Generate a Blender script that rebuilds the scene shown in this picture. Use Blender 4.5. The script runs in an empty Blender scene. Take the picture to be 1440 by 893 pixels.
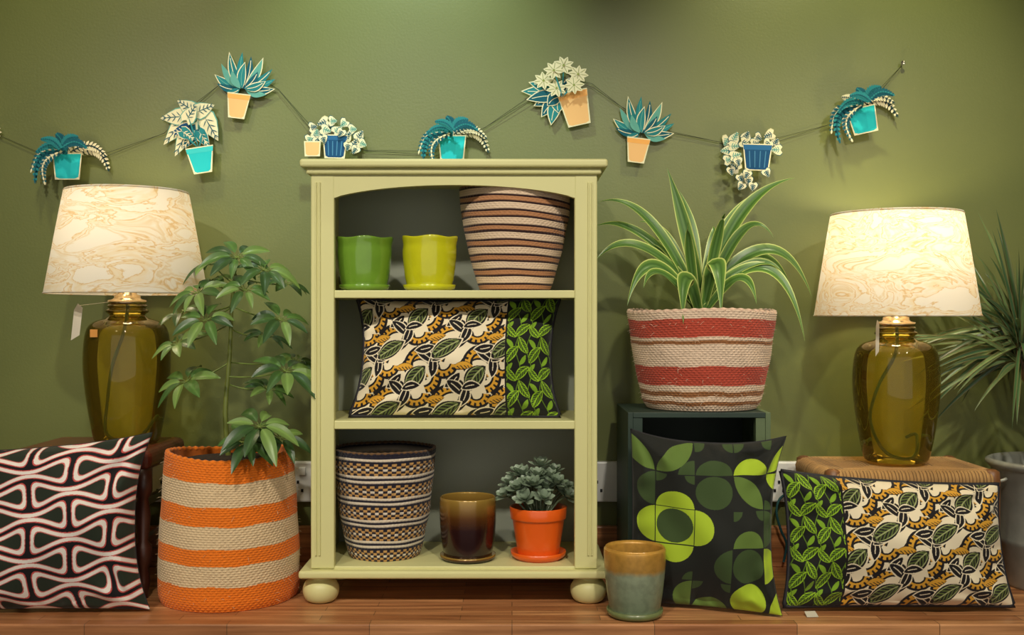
import bpy, bmesh, math, random
import numpy as np
from mathutils import Vector, Matrix
random.seed(7); rng=np.random.RandomState(5)
scene=bpy.context.scene
F=1500.0; CY=-2.78; CZ=0.6456
# ---------- measurement helper: photo measurement at a known real depth y -> metres
def W(px,py,y):
    d=y-CY
    return Vector(((px-720)*d/F, y, CZ-(py-446.5)*d/F))
def s2l(c):
    c=c/255.0
    return c/12.92 if c<=0.04045 else ((c+0.055)/1.055)**2.4
def C(r,g,b): return (s2l(r),s2l(g),s2l(b),1.0)
def A(r,g,b): return np.array(C(r,g,b))
# ---------- materials
def newmat(name):
    m=bpy.data.materials.new(name); m.use_nodes=True
    nt=m.node_tree; nt.nodes.clear()
    o=nt.nodes.new('ShaderNodeOutputMaterial')
    return m,nt,o
def plain(name,col,rough=0.5,metal=0.0,noise=0.0,nscale=20,bump=0.0,coat=0.0,spec=0.5,emit=0,emcol=None):
    m,nt,o=newmat(name); b=nt.nodes.new('ShaderNodeBsdfPrincipled')
    nt.links.new(b.outputs[0],o.inputs[0])
    b.inputs['Roughness'].default_value=rough; b.inputs['Metallic'].default_value=metal
    b.inputs['Coat Weight'].default_value=coat
    b.inputs['Specular IOR Level'].default_value=spec
    b.inputs['Base Color'].default_value=col
    g=nt.nodes.new('ShaderNodeNewGeometry')
    n=nt.nodes.new('ShaderNodeTexNoise'); n.inputs['Scale'].default_value=nscale; n.inputs['Detail'].default_value=4
    nt.links.new(g.outputs['Position'],n.inputs['Vector'])
    if noise>0:
        mx=nt.nodes.new('ShaderNodeMix'); mx.data_type='RGBA'
        mx.inputs[6].default_value=tuple(c*(1-noise) for c in col[:3])+(1,)
        mx.inputs[7].default_value=tuple(min(1,c*(1+noise)) for c in col[:3])+(1,)
        nt.links.new(n.outputs[0],mx.inputs[0]); nt.links.new(mx.outputs[2],b.inputs['Base Color'])
    if bump>0:
        bp=nt.nodes.new('ShaderNodeBump'); bp.inputs['Strength'].default_value=bump; bp.inputs['Distance'].default_value=0.004
        nt.links.new(n.outputs[0],bp.inputs['Height']); nt.links.new(bp.outputs[0],b.inputs['Normal'])
    if emit>0:
        b.inputs['Emission Color'].default_value=emcol or col; b.inputs['Emission Strength'].default_value=emit
    return m
def attrmat(name,rough=0.6,sheen=0.0,transl=0.0,spec=0.4,bump=0,bscale=900,coat=0.0):
    m,nt,o=newmat(name); b=nt.nodes.new('ShaderNodeBsdfPrincipled')
    a=nt.nodes.new('ShaderNodeAttribute'); a.attribute_name='Col'
    nt.links.new(a.outputs['Color'],b.inputs['Base Color'])
    b.inputs['Roughness'].default_value=rough; b.inputs['Sheen Weight'].default_value=sheen
    b.inputs['Specular IOR Level'].default_value=spec; b.inputs['Coat Weight'].default_value=coat
    if bump>0:
        g=nt.nodes.new('ShaderNodeNewGeometry')
        n=nt.nodes.new('ShaderNodeTexNoise'); n.inputs['Scale'].default_value=bscale
        nt.links.new(g.outputs['Position'],n.inputs['Vector'])
        bp=nt.nodes.new('ShaderNodeBump'); bp.inputs['Strength'].default_value=bump; bp.inputs['Distance'].default_value=0.002
        nt.links.new(n.outputs[0],bp.inputs['Height']); nt.links.new(bp.outputs[0],b.inputs['Normal'])
    if transl>0:
        t=nt.nodes.new('ShaderNodeBsdfTranslucent'); nt.links.new(a.outputs['Color'],t.inputs[0])
        mx=nt.nodes.new('ShaderNodeMixShader'); mx.inputs[0].default_value=transl
        nt.links.new(b.outputs[0],mx.inputs[1]); nt.links.new(t.outputs[0],mx.inputs[2]); nt.links.new(mx.outputs[0],o.inputs[0])
    else: nt.links.new(b.outputs[0],o.inputs[0])
    return m
# ---------- object helpers
def group(name,loc=(0,0,0)):
    e=bpy.data.objects.new(name,None); e.location=loc; e.empty_display_size=0.05
    scene.collection.objects.link(e); return e
def mk(name,verts,faces,mat,cols=None,parent=None,smooth=True):
    me=bpy.data.meshes.new(name)
    if isinstance(verts,np.ndarray): verts=verts.tolist()
    if isinstance(faces,np.ndarray): faces=faces.tolist()
    me.from_pydata([tuple(v) for v in verts],[],faces)
    if cols is not None:
        at=me.color_attributes.new('Col','FLOAT_COLOR','POINT')
        arr=np.asarray(cols,dtype=np.float32)
        at.data.foreach_set('color',arr.ravel())
    me.polygons.foreach_set('use_smooth',[smooth]*len(me.polygons))
    me.materials.append(mat); me.update()
    ob=bpy.data.objects.new(name,me); scene.collection.objects.link(ob)
    if parent:
        ob.parent=parent; ob.matrix_parent_inverse=Matrix.Translation(-Vector(parent.location))
    return ob
def box(name,x0,x1,y0,y1,z0,z1,mat,bev=0.0,parent=None,seg=2):
    bm=bmesh.new(); bmesh.ops.create_cube(bm,size=1)
    for v in bm.verts:
        v.co=Vector(((x0+x1)/2+v.co.x*(x1-x0),(y0+y1)/2+v.co.y*(y1-y0),(z0+z1)/2+v.co.z*(z1-z0)))
    if bev>0: bmesh.ops.bevel(bm,geom=list(bm.edges),offset=bev,segments=seg,profile=0.5,affect='EDGES')
    me=bpy.data.meshes.new(name); bm.to_mesh(me); bm.free(); me.materials.append(mat)
    ob=bpy.data.objects.new(name,me); scene.collection.objects.link(ob)
    if parent:
        ob.parent=parent; ob.matrix_parent_inverse=Matrix.Translation(-Vector(parent.location))
    return ob
def gfaces(nr,nc,wrap=False,off=0):
    i,j=np.meshgrid(np.arange(nr-1),np.arange(nc if wrap else nc-1),indexing='ij')
    i=i.ravel(); j=j.ravel(); j2=(j+1)%nc
    return np.stack([i*nc+j,i*nc+j2,(i+1)*nc+j2,(i+1)*nc+j],1)+off
def lathe(name,prof,cx,cy,z0,mat,seg=64,parent=None,rf=None,colf=None,subdiv=0):
    p=np.array(prof,float)
    if subdiv:
        tt=np.linspace(0,len(p)-1,(len(p)-1)*subdiv+1)
        q=[]
        for a in tt:
            i=min(int(a),len(p)-2); f=a-i
            p0=p[max(i-1,0)];p1=p[i];p2=p[i+1];p3=p[min(i+2,len(p)-1)]
            q.append(0.5*((2*p1)+(-p0+p2)*f+(2*p0-5*p1+4*p2-p3)*f*f+(-p0+3*p1-3*p2+p3)*f**3))
        zmin=p[:,1].min(); p=np.array(q); p[:,0]=np.maximum(p[:,0],0); p[:,1]=np.maximum(p[:,1],zmin)
    th=np.linspace(0,2*np.pi,seg,endpoint=False)
    R,TH=np.meshgrid(p[:,0],th,indexing='ij'); Z,_=np.meshgrid(p[:,1],th,indexing='ij')
    if rf: R,Z=rf(R,Z,TH)
    V=np.stack([cx+R*np.cos(TH),cy+R*np.sin(TH),z0+Z],-1).reshape(-1,3)
    cols=None
    if colf: cols=colf(R,Z,TH).reshape(-1,4)
    return mk(name,V,gfaces(len(p),seg,True),mat,cols,parent)
def tube_data(path,rad,seg=8):
    path=[Vector(p) for p in path]; n=len(path); V=[]
    if not hasattr(rad,'__len__'): rad=[rad]*n
    up=Vector((0.13,0.31,0.94))
    for i,p in enumerate(path):
        t=(path[min(i+1,n-1)]-path[max(i-1,0)]).normalized()
        a=t.cross(up)
        if a.length<1e-3: a=t.cross(Vector((1,0,0)))
        a.normalize(); b=t.cross(a)
        for k in range(seg):
            an=2*math.pi*k/seg
            V.append(tuple(p+(a*math.cos(an)+b*math.sin(an))*rad[i]))
    Fc=gfaces(n,seg,True).tolist()
    Fc.append(list(range(seg))); Fc.append([(n-1)*seg+k for k in range(seg)][::-1])
    return V,Fc
def tube(name,path,rad,mat,parent=None,seg=8):
    V,Fc=tube_data(path,rad,seg); return mk(name,V,Fc,mat,None,parent)
def smoothpath(pts,k=8,closed=False):
    pts=[Vector(p) for p in pts]; n=len(pts); out=[]
    rngn=n if closed else n-1
    for i in range(rngn):
        g=lambda j:(pts[j%n] if closed else pts[min(max(j,0),n-1)])
        p0,p1,p2,p3=g(i-1),g(i),g(i+1),g(i+2)
        for a in range(k):
            f=a/k
            out.append(0.5*((2*p1)+(p2-p0)*f+(2*p0-5*p1+4*p2-p3)*f*f+(3*p1-p0-3*p2+p3)*f**3))
    out.append(pts[0] if closed else pts[-1]); return out
class Acc:
    def __init__(s): s.v=[];s.f=[];s.c=[]
    def add(s,V,Fc,Cc):
        o=len(s.v); s.v+=[tuple(v) for v in V]; s.f+=[[i+o for i in f] for f in Fc]; s.c+=[tuple(c) for c in Cc]
    def tube(s,path,rad,col,seg=6):
        V,Fc=tube_data(path,rad,seg); s.add(V,Fc,[col]*len(V))
    def leaf(s,path,width,nh,colf,prof=lambda t:math.sin(math.pi*min(1,t))**.7,fold=.25,cs=(-1,-.75,-.4,0,.4,.75,1)):
        path=[Vector(p) for p in path]; n=len(path); V=[];Cc=[];m=len(cs)
        for i,p in enumerate(path):
            t=(path[min(i+1,n-1)]-path[max(i-1,0)]).normalized()
            sd=t.cross(Vector(nh))
            if sd.length<1e-3: sd=t.cross(Vector((0,0,1)))
            sd.normalize(); nn=sd.cross(t).normalized()
            tt=i/(n-1); w=width*prof(tt)
            for c in cs:
                V.append(p+sd*(c*w)+nn*(abs(c)*w*fold)); Cc.append(colf(tt,c))
        s.add(V,gfaces(n,m).tolist(),Cc)
    def build(s,name,mat,parent=None): return mk(name,s.v,s.f,mat,s.c,parent)
def bez(p0,p1,p2,n=14):
    p0,p1,p2=Vector(p0),Vector(p1),Vector(p2)
    return [p0*(1-t)**2+p1*2*t*(1-t)+p2*t*t for t in [i/(n-1) for i in range(n)]]

# ================= ROOM =================
def wallmat():
    m,nt,o=newmat('olive_wall_paint'); b=nt.nodes.new('ShaderNodeBsdfPrincipled'); nt.links.new(b.outputs[0],o.inputs[0])
    g=nt.nodes.new('ShaderNodeNewGeometry')
    n=nt.nodes.new('ShaderNodeTexNoise'); n.inputs['Scale'].default_value=2.2; n.inputs['Detail'].default_value=5
    nt.links.new(g.outputs['Position'],n.inputs['Vector'])
    r=nt.nodes.new('ShaderNodeValToRGB'); r.color_ramp.elements[0].position=.35; r.color_ramp.elements[1].position=.65
    r.color_ramp.elements[0].color=C(103,111,60); r.color_ramp.elements[1].color=C(109,116,64)
    nt.links.new(n.outputs[0],r.inputs[0]); nt.links.new(r.outputs[0],b.inputs['Base Color'])
    b.inputs['Roughness'].default_value=.38
    n2=nt.nodes.new('ShaderNodeTexNoise'); n2.inputs['Scale'].default_value=160
    nt.links.new(g.outputs['Position'],n2.inputs['Vector'])
    bp=nt.nodes.new('ShaderNodeBump'); bp.inputs['Strength'].default_value=.12; bp.inputs['Distance'].default_value=.002
    nt.links.new(n2.outputs[0],bp.inputs['Height']); nt.links.new(bp.outputs[0],b.inputs['Normal'])
    return m
def woodmat(name,c1,c2,bw=.42,rh=.042,rough=.35,axis='bench'):
    m,nt,o=newmat(name); b=nt.nodes.new('ShaderNodeBsdfPrincipled'); nt.links.new(b.outputs[0],o.inputs[0])
    g=nt.nodes.new('ShaderNodeNewGeometry'); sp=nt.nodes.new('ShaderNodeSeparateXYZ'); nt.links.new(g.outputs['Position'],sp.inputs[0])
    sb=nt.nodes.new('ShaderNodeMath'); sb.operation='SUBTRACT'; nt.links.new(sp.outputs[1],sb.inputs[0]); nt.links.new(sp.outputs[2],sb.inputs[1])
    cb=nt.nodes.new('ShaderNodeCombineXYZ'); nt.links.new(sp.outputs[0],cb.inputs[0]); nt.links.new(sb.outputs[0],cb.inputs[1])
    br=nt.nodes.new('ShaderNodeTexBrick'); nt.links.new(cb.outputs[0],br.inputs['Vector'])
    br.inputs['Scale'].default_value=1; br.inputs['Brick Width'].default_value=bw; br.inputs['Row Height'].default_value=rh
    br.inputs['Mortar Size'].default_value=.0009; br.inputs['Color1'].default_value=c1; br.inputs['Color2'].default_value=c2
    br.inputs['Mortar'].default_value=tuple(x*.3 for x in c1[:3])+(1,)
    br.offset=.37
    mp=nt.nodes.new('ShaderNodeMapping'); mp.inputs['Scale'].default_value=(4,70,1); nt.links.new(cb.outputs[0],mp.inputs[0])
    n=nt.nodes.new('ShaderNodeTexNoise'); n.inputs['Scale'].default_value=1; n.inputs['Detail'].default_value=6; nt.links.new(mp.outputs[0],n.inputs['Vector'])
    r=nt.nodes.new('ShaderNodeValToRGB'); r.color_ramp.elements[0].position=.3; r.color_ramp.elements[1].position=.7
    r.color_ramp.elements[0].color=(.5,.42,.36,1); r.color_ramp.elements[1].color=(1.15,1.1,1.05,1); nt.links.new(n.outputs[0],r.inputs[0])
    mx=nt.nodes.new('ShaderNodeMix'); mx.data_type='RGBA'; mx.blend_type='MULTIPLY'; mx.inputs[0].default_value=1
    nt.links.new(br.outputs[0],mx.inputs[6]); nt.links.new(r.outputs[0],mx.inputs[7]); nt.links.new(mx.outputs[2],b.inputs['Base Color'])
    b.inputs['Roughness'].default_value=rough
    return m
M_wall=wallmat()
M_bench=woodmat('oiled_beech_staves',C(212,156,106),C(172,114,72),bw=.30,rh=.036)
M_floor=woodmat('floorboards',C(110,80,55),C(95,66,44),bw=1.2,rh=.12)
M_ceil=plain('ceiling_paint',C(215,212,200),.9,noise=.03)
PZ=-0.45
box('wall_back',-2.6,2.6,0,.1,PZ,2.2,M_wall)
box('floor',-2.6,2.6,-4.2,.1,PZ-.05,PZ,M_floor)
box('ceiling',-2.6,2.6,-4.2,.1,2.2,2.25,M_ceil)
box('wall_left',-2.7,-2.6,-4.2,.1,PZ,2.2,M_wall)
box('wall_right',2.6,2.7,-4.2,.1,PZ,2.2,M_wall)
e=group('wooden_display_platform',(0,-.27,PZ))
box('platform_top',-2.6,2.6,-.536,-.001,-.04,0,M_bench,.003,e)
box('platform_riser',-2.6,2.6,-.52,-.001,PZ,-.04,M_bench,0,e)
box('baseboard_back',-2.6,2.6,-.022,-.001,0,.105,M_bench,.003)

# sockets
M_white=plain('white_socket_plastic',C(225,225,220),.35)
M_dark=plain('dark_plastic',C(30,30,30),.4)
def socket(cx,cz):
    e=group('double_wall_socket',(cx,-.012,cz))
    box('face_plate',cx-.075,cx+.075,-.022,-.001,cz-.052,cz+.052,M_white,.004,e)
    for k in (-1,1):
        box('rocker_switch',cx+k*.05-.012,cx+k*.05+.006,-.027,-.02,cz+.018,cz+.038,M_white,.001,e)
        for hx,hz in ((0,.0),(-.011,-.022),(.011,-.022)):
            box('socket_hole',cx+k*.036+hx-.003,cx+k*.036+hx+.003,-.0235,-.021,cz+hz-.004,cz+hz+.004,M_dark,0,e)
for px in (212,402,858,1112):
    p=W(px,676,0); socket(p.x,p.z)

# ================= BOOKCASE =================
M_paint=plain('sage_cream_paint',C(212,208,146),.45,noise=.04,nscale=8,bump=.05)
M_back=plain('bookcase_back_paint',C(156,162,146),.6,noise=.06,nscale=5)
bc=group('painted_bookcase',(-.13,-.24,0))
yF=-.38; yB=-.10
for n,x0,x1,sx0,sx1 in (('left',-.4528,-.400,-.4528,-.434),('right',.1408,.192,.174,.192)):
    box('side_panel_'+n,sx0,sx1,yF+.01,yB,.08,.975,M_paint,.002,bc)
    box('front_stile_'+n,x0,x1,yF,yF+.022,.08,.975,M_paint,.003,bc)
    xo=x0 if n=='left' else x1; s=1 if n=='left' else -1
    for o1,o2 in ((.010,.014),(.018,.022)):
        box('stile_bead_'+n,min(xo+s*o1,xo+s*o2),max(xo+s*o1,xo+s*o2),yF-.004,yF+.004,.11,.95,M_paint,.0015,bc)
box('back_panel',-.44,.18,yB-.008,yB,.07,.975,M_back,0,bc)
box('shelf_1',-.434,.174,yF+.004,yB-.008,.6894,.707,M_paint,.002,bc)
box('shelf_2',-.434,.174,yF+.004,yB-.008,.3938,.4128,M_paint,.002,bc)
box('bottom_shelf',-.434,.174,yF+.004,yB-.008,.066,.0848,M_paint,.002,bc)
box('bottom_plinth',-.478,.217,yF-.018,yB,.0605,.0785,M_paint,.006,bc,3)
box('top_cove',-.462,.201,yF-.010,yB,.967,.982,M_paint,.005,bc,3)
box('top_slab',-.474,.214,yF-.024,yB+.005,.981,1.0,M_paint,.006,bc,3)
n=30; V=[];Fc=[]
for yy in (yF+.001,yF+.021):
    for i in range(n):
        t=i/(n-1); x=-.402+t*(.1428+.402); V.append((x,yy,.972))
    for i in range(n):
        t=i/(n-1); x=-.402+t*(.1428+.402)
        a=max(0,1-(2*t-1)**2)**.75
        V.append((x,yy,.914+.03*a))
for i in range(n-1):
    Fc+= [[i,i+1,n+i+1,n+i],[2*n+i+1,2*n+i,3*n+i,3*n+i+1],[n+i,n+i+1,3*n+i+1,3*n+i]]
mk('arched_top_rail',V,Fc,M_paint,None,bc,False)
foot=[(0,0),(.022,0),(.034,.006),(.0405,.02),(.0405,.034),(.034,.046),(.024,.052),(.026,.056),(.028,.0615),(0,.0615)]
for fx in (-.435,.174):
    for fy in (yF+.03,yB-.04):
        lathe('bun_foot',foot,fx,fy,0,M_paint,40,bc,subdiv=3)

# ================= BASKETS =================
M_weave=attrmat('woven_sisal',.8,.2,spec=.2,bump=.5,bscale=500)
def basket(name,cx,cy,z0,prof,rows,colrow,K=90,seg=480,amp=.0016,sub=4,rimcol=None,warp=None,soil=None,wall=.006,parent=None):
    H,pr=prof; tp=np.array([a for a,b in pr]); rp=np.array([b for a,b in pr])
    g=parent or group(name,(cx,cy,z0))
    n=rows*sub+1
    t=np.linspace(0,1,n); R0=np.interp(t,tp,rp)
    k=np.ones(max(3,n//12)|1); k/=k.sum(); pad=len(k)//2
    Rp=np.concatenate([R0[0]-(R0[1]-R0[0])*np.arange(pad,0,-1),R0,R0[-1]+(R0[-1]-R0[-2])*np.arange(1,pad+1)])
    R0=np.convolve(Rp,k,'valid')
    th=np.linspace(0,2*np.pi,seg,endpoint=False)
    T,TH=np.meshgrid(t,th,indexing='ij'); R=np.repeat(R0[:,None],seg,1)
    row=np.minimum((T*rows).astype(int),rows-1); fr=T*rows-row; fr[-1]=1
    disp=amp*(np.sin(np.pi*fr)**.6*.8+.2)*(.62+.38*np.cos(K*TH+np.pi*(row%2)))
    R=R+disp+.0006*np.sin(7*TH+3*T*6)
    X=R*np.cos(TH); Y=R*np.sin(TH); Z=T*H+(.0006*np.sin(5*TH+T*20))*np.minimum(1,T*8)
    if warp: X,Y,Z=warp(X,Y,Z,T,TH)
    cols=colrow(row,T,TH,K)
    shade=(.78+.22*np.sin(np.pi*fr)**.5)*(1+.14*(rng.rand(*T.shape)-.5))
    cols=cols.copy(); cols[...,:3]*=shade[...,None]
    V=np.stack([cx+X,cy+Y,z0+Z],-1)
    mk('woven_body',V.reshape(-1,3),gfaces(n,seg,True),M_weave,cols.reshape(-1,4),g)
    sl=np.arange(0,n,sub*2); ss=np.arange(0,seg,6)
    Vi=V[np.ix_(sl,ss)].copy(); f=(1-wall/np.hypot(Vi[...,0]-cx,Vi[...,1]-cy))
    Vi[...,0]=cx+(Vi[...,0]-cx)*f; Vi[...,1]=cy+(Vi[...,1]-cy)*f
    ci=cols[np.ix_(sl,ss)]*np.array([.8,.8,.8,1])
    nf=gfaces(len(sl),len(ss),True)
    Vv=Vi.reshape(-1,3).tolist(); Ff=nf.tolist(); Cc=ci.reshape(-1,4).tolist()
    Vv.append([cx,cy,z0+.002]); Cc.append(Cc[0]); c0=len(Vv)-1
    m=len(ss)
    for j in range(m): Ff.append([j,(j+1)%m,c0])
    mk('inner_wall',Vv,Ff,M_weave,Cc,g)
    rc=V[-1]; path=[Vector(rc[j])+Vector((-(rc[j][0]-cx),-(rc[j][1]-cy),0)).normalized()*wall*.5 for j in range(0,seg,2)]
    path.append(path[0]); rr=[wall*.62*(1+.22*math.sin(j*1.3)) for j in range(len(path))]
    Vt,Ft=tube_data(path,rr,8)
    rcv=rimcol if rimcol is not None else np.array(cols[-1,0])
    cc=[tuple(np.array(rcv)*(.85+.15*math.sin((i//8)*1.3))) for i in range(len(Vt))]
    mk('rim_braid',Vt,Ft,M_weave,cc,g)
    return g,V
def bands(lst):
    def f(row,T,TH,K):
        out=np.zeros(T.shape+(4,)); prev=-1
        rt=T+.004*np.sin(9*TH)
        for te,c in lst:
            m=(rt>prev)&(rt<=te); out[m]=c; prev=te
        out[rt>prev]=lst[-1][1]
        return out
    return f
straw=A(226,198,156); orange=A(240,124,28)
def orow(row,T,TH,K):
    base=bands([(.17,orange),(.31,straw),(.42,orange),(.57,straw),(.70,orange),(.86,straw),(1.1,orange)])(row,T,TH,K)
    n=.92+.16*rng.rand(*T.shape); base[...,:3]*=n[...,None]; return base
bx,by=-.656,-.30
def warpo(X,Y,Z,T,TH): return X*(1+.01*np.sin(2*TH+T*3)),Y,Z+.006*np.sin(2*TH+1)*T
gb,_=basket('orange_striped_basket_with_schefflera',bx,by,0,(.332,[(0,.150),(.03,.156),(.3,.156),(.6,.150),(1,.143)]),62,orow,K=80,amp=.0028,warp=warpo,rimcol=A(240,125,25),wall=.008)
M_soil=plain('potting_soil',C(50,36,25),.95,noise=.4,nscale=120,bump=1)
def soil(g,cx,cy,z,r):
    lathe('soil',[(r,0),(r*.8,.006),(r*.4,.012),(0,.014)],cx,cy,z,M_soil,40,g)
soil(gb,bx,by,.312,.136)
def fuzz(g,cx,cy,z0,prof,cols,n,L=.010):
    H,pr=prof; ac=Acc()
    for _ in range(n):
        t=random.random(); a=random.uniform(0,6.28); r=float(np.interp(t,[q[0] for q in pr],[q[1] for q in pr]))
        p0=Vector((cx+r*math.cos(a),cy+r*math.sin(a),z0+t*H+.002)); d=Vector((math.cos(a)+random.uniform(-.8,.8),math.sin(a)+random.uniform(-.8,.8),random.uniform(-.6,.5))).normalized()
        ac.tube([p0,p0+d*L*.5,p0+d*L+Vector((0,0,-.002))],[.0005,.0004,.0002],cols,3)
    ac.build('loose_fibres',M_weave,g)
fuzz(gb,bx,by,.01,(.31,[(0,.157),(.6,.152),(1,.146)]),straw,260,.011)
tan=A(190,134,92); crm=A(232,204,174); dk=A(52,30,30)
def strow(row,T,TH,K):
    ph=((row+2)%7); out=np.zeros(T.shape+(4,)); out[:]=crm
    out[(ph==2)|(ph==5)]=dk; out[(ph==3)|(ph==4)]=tan
    return out
p=W(724,408,-.245)
basket('striped_woven_basket',p.x,-.245,.707,(.236,[(0,.080),(.05,.086),(.4,.110),(.8,.128),(1,.130)]),50,strow,K=70,amp=.0018,rimcol=A(150,100,75),
       warp=lambda X,Y,Z,T,TH:(X,Y*.96,Z+T*(-.008*np.cos(TH)+.002*np.sin(3*TH))))
och=A(200,154,92); nvy=A(34,30,44); wht=A(228,212,190)
def prow(row,T,TH,K):
    ph=row%9; out=np.zeros(T.shape+(4,)); out[:]=och
    cell=((TH*K/2/np.pi/1.0).astype(int))
    chk=((cell+row)%2==0)
    m=(ph<5); out[m&chk]=nvy; out[m&(~chk)]=och
    m2=(ph==2)&(~chk); out[m2]=wht
    out[(ph==5)]=nvy; out[ph==6]=wht; out[ph==7]=nvy; out[ph==8]=wht
    out[(row>=43)]=nvy; out[row==42]=wht
    return out
p=W(541,700,-.252)
basket('checked_woven_basket',p.x,-.252,.0848,(.252,[(0,.080),(.05,.086),(.4,.105),(1,.1205)]),45,prow,K=72,amp=.0018,rimcol=A(110,80,50),wall=.005)
rust=A(182,74,54); cr2=A(222,196,170); brn=A(146,96,56)
def drow(row,T,TH,K):
    base=bands([(.06,cr2),(.10,brn),(.15,cr2),(.20,brn),(.26,cr2),(.45,rust),(.49,cr2),(.67,cr2),(.705,brn),(.74,cr2),(.92,rust),(1.1,cr2)])(row,T,TH,K)
    n=.90+.2*rng.rand(*T.shape); base[...,:3]*=n[...,None]; return base
dbx=W(986,500,-.21).x
gd,_=basket('rust_striped_basket_with_dracaena',dbx,-.21,.4285,(.232,[(0,.126),(.06,.138),(.5,.160),(1,.176)]),44,drow,K=84,amp=.0030,rimcol=A(225,190,165),wall=.007,
   warp=lambda X,Y,Z,T,TH:(X,Y*.93,Z+T*.003*np.sin(3*TH)))
fuzz(gd,dbx,-.21,.44,(.2,[(0,.135),(.5,.156),(1,.17)]),cr2,320,.011)
soil(gd,dbx,-.21,.63,.145)

# ================= CRATE =================
M_crate=plain('dark_green_crate_paint',C(36,54,44),.55,noise=.15,nscale=12)
M_crate2=plain('lighter_crate_green',C(92,108,74),.6,noise=.2,nscale=30)  # lighter green for the crate's right side and right batten
cg=group('green_wooden_crate',(.43,-.2,0))
cx0,cx1,cy0,cy1,cz1=.266,.594,-.332,-.075,.4275
box('crate_left',cx0,cx0+.012,cy0,cy1,0,cz1,M_crate,.001,cg)
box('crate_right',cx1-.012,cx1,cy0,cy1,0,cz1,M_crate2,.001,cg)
box('crate_top',cx0+.012,cx1-.012,cy0,cy1,cz1-.012,cz1,M_crate,.001,cg)
box('crate_bottom',cx0+.012,cx1-.012,cy0,cy1,0,.012,M_crate,.001,cg)
for i in range(4):
    z0=.012+i*.101
    box('crate_back_slat',cx0+.012,cx1-.012,cy1-.01,cy1,z0,z0+.095,M_crate,.001,cg)
for xx in (cx0+.012,cx1-.034):
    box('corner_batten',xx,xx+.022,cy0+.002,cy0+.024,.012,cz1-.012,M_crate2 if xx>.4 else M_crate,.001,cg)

# ================= POTS =================
M_g=plain('green_glaze',C(110,150,48),.15,noise=.2,nscale=25,coat=.5)
M_y=plain('yellow_glaze',C(196,196,30),.15,noise=.15,nscale=25,coat=.5)
def scallop(amp,zt):
    def f(R,Z,TH):
        w=np.clip((Z-zt*.72)/(zt*.28),0,1)
        return R+w*.0015*np.cos(5*TH), Z+w*amp*np.cos(5*TH+.8)
    return f
def glazed(name,cx,cy,z,H,rb,rt,mat,saucer=.067):
    g=group(name,(cx,cy,z))
    pr=[(0,.008),(rb,.008),(rb+.003,.014),((rb*.45+rt*.55),.04),(rt-.002,H*.7),(rt-.003,H*.86),(rt,H),(rt-.003,H+.001),(rt-.006,H*.9),(rt-.009,H*.5),(rb-.004,.02),(0,.02)]
    lathe('pot_body',pr,cx,cy,z,mat,80,g,rf=scallop(.0018,H),subdiv=3)
    lathe('saucer',[(0,0),(saucer-.012,0),(saucer-.003,.006),(saucer,.014),(saucer-.003,.015),(saucer-.008,.009),(0,.007)],cx,cy,z,mat,64,g)
    return g
p=W(512.5,400,-.30); glazed('green_glazed_plant_pot',p.x,-.30,.707,.121,.050,.066,M_g,.060)
p=W(604,400,-.30); glazed('yellow_glazed_plant_pot',p.x,-.30,.707,.123,.050,.065,M_y,.062)
def gradjar(name,stops,rough,metal=0,coat=.6,noisy=0):
    m,nt,o=newmat(name); b=nt.nodes.new('ShaderNodeBsdfPrincipled'); nt.links.new(b.outputs[0],o.inputs[0])
    tc=nt.nodes.new('ShaderNodeTexCoord'); sp=nt.nodes.new('ShaderNodeSeparateXYZ'); nt.links.new(tc.outputs['Generated'],sp.inputs[0])
    n=nt.nodes.new('ShaderNodeTexNoise'); n.inputs['Scale'].default_value=5; n.inputs['Detail'].default_value=8; nt.links.new(tc.outputs['Generated'],n.inputs['Vector'])
    sb=nt.nodes.new('ShaderNodeMath'); sb.operation='SUBTRACT'; sb.inputs[1].default_value=.5; nt.links.new(n.outputs[0],sb.inputs[0])
    ma=nt.nodes.new('ShaderNodeMath'); ma.operation='MULTIPLY_ADD'; ma.inputs[1].default_value=noisy; nt.links.new(sb.outputs[0],ma.inputs[0]); nt.links.new(sp.outputs[2],ma.inputs[2])
    r=nt.nodes.new('ShaderNodeValToRGB'); el=r.color_ramp.elements
    el[0].position=stops[0][0]; el[0].color=stops[0][1]; el[1].position=stops[-1][0]; el[1].color=stops[-1][1]
    for s_,c in stops[1:-1]:
        q=el.new(s_); q.color=c
    nt.links.new(ma.outputs[0],r.inputs[0])
    mx=nt.nodes.new('ShaderNodeMix'); mx.data_type='RGBA'; mx.blend_type='MULTIPLY'; mx.inputs[0].default_value=min(1,noisy*3)
    r2=nt.nodes.new('ShaderNodeValToRGB'); r2.color_ramp.elements[0].position=.35; r2.color_ramp.elements[0].color=(.5,.5,.5,1); r2.color_ramp.elements[1].position=.6; r2.color_ramp.elements[1].color=(1.25,1.25,1.25,1)
    n3=nt.nodes.new('ShaderNodeTexNoise'); n3.inputs['Scale'].default_value=9; n3.inputs['Detail'].default_value=9; nt.links.new(tc.outputs['Generated'],n3.inputs['Vector'])
    nt.links.new(n3.outputs[0],r2.inputs[0]); nt.links.new(r.outputs[0],mx.inputs[6]); nt.links.new(r2.outputs[0],mx.inputs[7])
    nt.links.new(mx.outputs[2],b.inputs['Base Color'])
    b.inputs['Roughness'].default_value=rough; b.inputs['Metallic'].default_value=metal; b.inputs['Coat Weight'].default_value=coat; b.inputs['Coat Roughness'].default_value=.1
    return m
M_jar=gradjar('brown_ombre_glaze',[(0,C(38,20,22)),(.5,C(48,22,22)),(.7,C(96,58,24)),(1,C(168,134,60))],.2,.3)
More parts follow.
